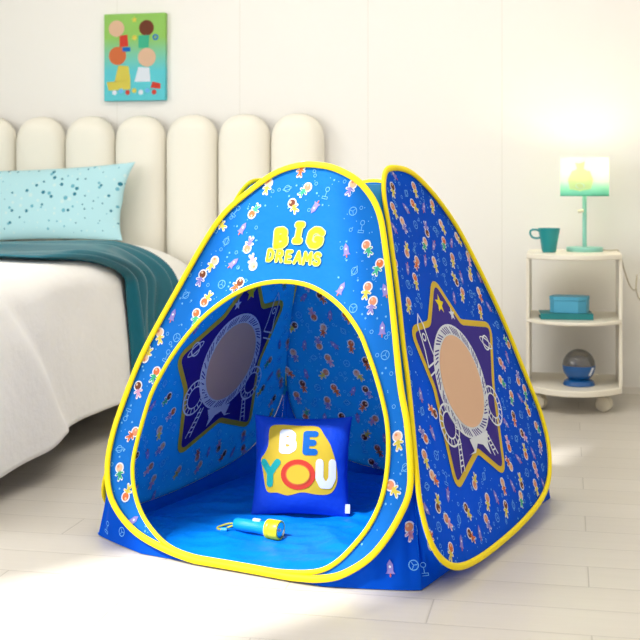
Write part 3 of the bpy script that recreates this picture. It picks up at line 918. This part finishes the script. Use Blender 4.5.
# top cover
rim = []
for a, g in zip('frbl', range(4)):
    fa = pmap(a); prevg = ring_top[g-1]
    rim += [fa(side_curve(LOOPS[a], -1, ZTOPC, ZTOPC+.0001, 2)[0][0]*(1-t)+side_curve(LOOPS[a], 1, ZTOPC, ZTOPC+.0001, 2)[0][0]*t, ZTOPC) for t in (0, .25, .5, .75)]
    rim += ring_top[g]
cen = sum(rim, Vector())/len(rim); V = rim+[cen+Vector((0, 0, .004))]
Fc = [(i, (i+1) % len(rim), len(rim)) for i in range(len(rim))]
pyd('top_cover', V, Fc, [M['tent_teal']], tent)

# skirts from the lower arc of each loop down to the square base
HB = .46
def base_line(w, t):          # t -1..1 left to right seen from outside
    u = t*HB; bul = {'f': .085, 'r': 0, 'l': 0, 'b': 0}[w]
    r = HB+bul*(1-abs(t)**3.0)
    if w == 'f': r = HB+bul*min(1, (1-abs(t))/.45)**.8
    return {'f': Vector((u, -r, .002)), 'r': Vector((r, u, .002)), 'l': Vector((-r, -u, .002)), 'b': Vector((-u, r, .002))}[w]
SK = {}
for w in 'frbl':
    loop = LOOPS[w]; fm = pmap(w)
    # points of lower arc ordered left -> right
    low = [p for p in loop if p[1] < ZCUT+.02]
    low.sort(key=lambda p: atan2(p[0], -(p[1]-.30)))
    n = len(low); V, Fc = [], []; K = 8
    cum = [0]
    for i in range(1, n): cum.append(cum[-1]+math.hypot(low[i][0]-low[i-1][0], low[i][1]-low[i-1][1]))
    for i, p in enumerate(low):
        u = max(-1, min(1, p[0]/.43)); t = sgnpow(u, 1.0) if True else u
        s_ = -1+2*cum[i]/cum[-1]
        t = .5*t+.5*s_; t = max(-1, min(1, t*1.0))
        A = fm(*p, -.001); B = base_line(w, t)
        for k in range(K+1):
            q = k/K; c_ = A.lerp(B, q)
            c_ += Vector((c_.x, c_.y, 0)).normalized()*(-.010*sin(pi*q)*(.5+.5*sin(i*.6)))*min(1, A.z/.05)
            V.append(c_)
    for i in range(n-1):
        for k in range(K):
            x = i*(K+1)+k; Fc.append((x, x+1, x+K+2, x+K+1))
    SK[w] = (V[0:K+1], V[(n-1)*(K+1):n*(K+1)])
    MI = [0]*len(Fc)
    # print on the skirt, in its own local frame
    rnd = random.Random(ord(w))
    def at(i, k): return V[i*(K+1)+k]
    done = []
    for (fi, k) in [(.06, 3), (.10, 6), (.17, 5), (.83, 5), (.90, 6), (.94, 3), (.97, 6), (.87, 3)]:
        i = int(fi*(n-1)); P = at(i, k)
        d1 = (at(min(i+1, n-1), k)-at(max(i-1, 0), k)); d2 = (at(i, k-1)-at(i, k+1))
        if d1.length < 1e-4 or d2.length < .008 or (at(i, 0)-at(i, K)).length < .07: continue
        if any((P-q).length < .04 for q in done): continue
        done.append(P)
        e2 = Vector((0, 0, 1)); nn = d1.cross(d2).normalized()
        if nn.dot(Vector((P.x, P.y, 0))) < 0: nn = -nn
        e2 = (e2-nn*e2.dot(nn)).normalized(); e1 = e2.cross(nn)
        ik = Ink(); motif(ik, rnd.choice(['astro', 'ball', 'satellite', 'rocket']), 0, 0, rnd.uniform(-.5, .5), 1.0, rnd)
        ik.emit(V, Fc, MI, lambda x, y, o, P=P, e1=e1, e2=e2, nn=nn: P+e1*x+e2*y+nn*(o+.003))
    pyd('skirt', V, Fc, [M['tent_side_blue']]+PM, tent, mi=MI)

for a, b in ('fr', 'rb', 'bl', 'lf'):
    ca = SK[a][1]; cb_ = SK[b][0]; V = []; K = 5
    for p, q in zip(ca, cb_):
        for k in range(K+1): V.append(p.lerp(q, k/K)-Vector((p.x, p.y, 0)).normalized()*.001)
    Fc = [(i*(K+1)+k, i*(K+1)+k+1, (i+1)*(K+1)+k+1, (i+1)*(K+1)+k) for i in range(len(ca)-1) for k in range(K)]
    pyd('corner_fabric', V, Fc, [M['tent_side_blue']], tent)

# floor sheet
V, Fc = [], []; N = 90
for i in range(N+1):
    for j in range(N+1):
        tx = -1+2*i/N; ty = j/N
        f0 = base_line('f', tx); b0 = base_line('b', -tx)
        p = f0.lerp(b0, ty)
        ed = min(1, (1-abs(tx))*6, ty*8, (1-ty)*6)
        q = Vector((p.x*2.2+p.y*1.2, p.y*5-p.x*1.5, 0))
        rg = (1-abs(noise.noise(q*1.3)))**3*.012+(1-abs(noise.noise(q*3+Vector((5, 0, 0)))))**4*.007
        p.z = .003+ed*rg
        V.append(p)
for i in range(N):
    for j in range(N):
        a = i*(N+1)+j; Fc.append((a, a+N+1, a+N+2, a+1))
pyd('floor_sheet', V, Fc, [M['sheet_blue']], tent)

# ------------------------------------------------------------------ cushion in the tent
ink = Ink(); I = PI_
S = .272/99     # photo px -> metres on the cushion face
def c2(px, py): return ((px-301)*S*.985, (466-py)*S*.985)
blob = [(268, 430), (276, 425), (302, 425.5), (318, 426), (324, 434), (331, 444), (334, 451), (338, 462), (340, 474), (339, 484), (332, 493), (318, 494), (304, 492), (290, 496), (279, 493), (269, 493), (265, 484), (262, 470), (259, 461), (264, 455), (268, 446)]
blob = smooth_loop(catmull([c2(*p) for p in blob], 4), 1)
ink.big(blob, I['gold'], 0, step=.02)
def g(ch, x0, x1, y0, y1, sw, c):
    a = c2(x0, y1); b = c2(x1, y0)
    glyph(ink, ch, (a[0]+b[0])/2, (a[1]+b[1])/2, b[0]-a[0]-sw, b[1]-a[1]-sw, sw, I[c], 2)
g('B', 278, 299, 430, 455, .019, 'white'); g('E', 302, 321, 431, 456, .018, 'midblue')
g('Y', 259, 283, 460, 488, .019, 'teal'); g('U', 316, 340, 459, 488, .021, 'white')
oc = c2(300, 475)
ink.circle(oc, .047, I['red'], 3, 28, ry=.040); ink.circle(oc, .034, I['p_orange'[2:]], 4, 28, ry=.028); ink.circle(oc, .031, I['gold'], 5, 28, ry=.025)
cu = cushion('throw_cushion', .272, .272, .11, [M['cushion_blue']]+PM, ink, ear=.07, n=40)
cu.rotation_euler = (radians(-14), 0, radians(5))
def camworld(L, D): return (-sin(YAW)*D+cos(YAW)*L, cos(YAW)*D+sin(YAW)*L)
cx_, cy_ = camworld(-.050, 3.285)
cu.location = (cx_, cy_, .139)
tag(cu, 'square blue cushion printed BE YOU standing inside the tent', 'cushion')
tg = boxo('care_tag', -.001, .012, -.001, .001, -.012, .012, M['tagwhite'], cu)
tg.location = (.124, -.012, -.110)

# ------------------------------------------------------------------ torch
tx, ty_ = camworld(-.172, 3.09)
tor = tag(empty('flashlight', (tx, ty_, .028), radians(-16)), 'blue and yellow toy flashlight lying on the tent floor', 'flashlight')
ry = (0, radians(90), 0)
lathe('barrel', [(0, -.005), (.013, -.004), (.016, .002), (.0165, .03), (.0155, .06), (.018, .085), (.022, .095), (0, .095)], M['torch_blue'], tor, 32, (-.05, 0, .0), ry)
lathe('head', [(.0, .0), (.0235, .0), (.0245, .003), (.0245, .010), (.0235, .012), (.0245, .014), (.0245, .036), (.0235, .038), (.020, .038), (.020, .034), (0, .034)], M['torch_yellow'], tor, 36, (.043, 0, 0), ry)
lathe('reflector', [(.0195, .0385), (.0195, .0365), (.012, .0355), (.005, .0350), (0, .0350)], M['torch_chrome'], tor, 32, (.043, 0, 0), ry)
lathe('bulb', [(0, .035), (.004, .035), (.004, .038), (0, .040)], M['p_white'], tor, 16, (.043, 0, 0), ry)
bm = bmesh.new(); box(bm, .0, .022, -.005, .005, .014, .021)
from_bm('slide_switch', bm, M['p_white'], tor, bevel=.002)
tube('wrist_strap', catmull([(-.052, 0, 0), (-.075, .006, -.004), (-.098, .004, -.012), (-.106, -.004, -.016), (-.098, -.012, -.017), (-.084, -.012, -.015), (-.066, -.006, -.008), (-.052, 0, -.001)], 6, False), .0026, M['strap'], tor, n=8)
lathe('strap_toggle', [(0, -.009), (.007, -.008), (.0075, 0), (.007, .008), (0, .009)], M['torch_blue'], tor, 18, (-.078, -.015, -.016), (0, radians(90), radians(15)))

# ------------------------------------------------------------------ lights
def area(name, loc, rot, sx, sy, e, col=(1, 1, 1)):
    l = bpy.data.lights.new(name, 'AREA'); l.shape = 'RECTANGLE'; l.size = sx; l.size_y = sy; l.energy = e; l.color = col
    o = bpy.data.objects.new(name, l); C.objects.link(o); o.location = loc; o.rotation_euler = rot
    return o
area('window_daylight', (XL-.12, 1.4, 1.55), (0, radians(-90), 0), 1.7, 3.2, 120, (.96, .98, 1))  # added fill behind the left wall opening
area('window_daylight', (-2.3, YF-.12, 1.35), (radians(90), 0, radians(-17)), 1.8, 1.8, 85, (.96, .98, 1))  # added fill behind the front wall opening, brightens the tent inside
area('ceiling_lamp', (-.7, 3.3, 2.70), (0, 0, 0), 1.6, 1.6, 44, (1, .98, .95))  # added overhead fill without any fixture
s = bpy.data.lights.new('sun', 'SUN'); s.energy = 7.0; s.angle = radians(2.2); s.color = (.98, .99, 1)
so = bpy.data.objects.new('sun', s); C.objects.link(so)
d = Vector((cos(SAZ)*cos(SEL), sin(SAZ)*cos(SEL), -sin(SEL)))
so.rotation_euler = d.to_track_quat('-Z', 'Y').to_euler(); so.location = (-2, 0, 4)
p = bpy.data.lights.new('lamp_bulb_light', 'POINT'); p.energy = 4.5; p.color = (1, .80, .52); p.shadow_soft_size = .03
po = bpy.data.objects.new('lamp_bulb_light', p); C.objects.link(po); po.location = (.075, 5.16, .636+.30)
bulb = [o for o in C.objects if o.name == 'bulb'][0]; bulb.visible_shadow = True
po.location.z = .636+.35

w = bpy.data.worlds.new('sky'); bpy.context.scene.world = w; w.use_nodes = True
w.node_tree.nodes['Background'].inputs[0].default_value = (.75, .87, 1, 1); w.node_tree.nodes['Background'].inputs[1].default_value = .8

cam = bpy.data.cameras.new('camera'); co = bpy.data.objects.new('camera', cam); C.objects.link(co)
co.location = (0, 0, CAMH); co.rotation_euler = (radians(90), 0, YAW)
cam.lens = 67.5; cam.sensor_width = 36; cam.shift_y = -130/640
cam.dof.use_dof = True; cam.dof.focus_distance = 3.0; cam.dof.aperture_fstop = 7.0
sc = bpy.context.scene; sc.camera = co
sc.view_settings.view_transform = 'Standard'; sc.view_settings.look = 'None'; sc.view_settings.exposure = -0.42; sc.view_settings.gamma = 1; sc.view_settings.use_curve_mapping = False
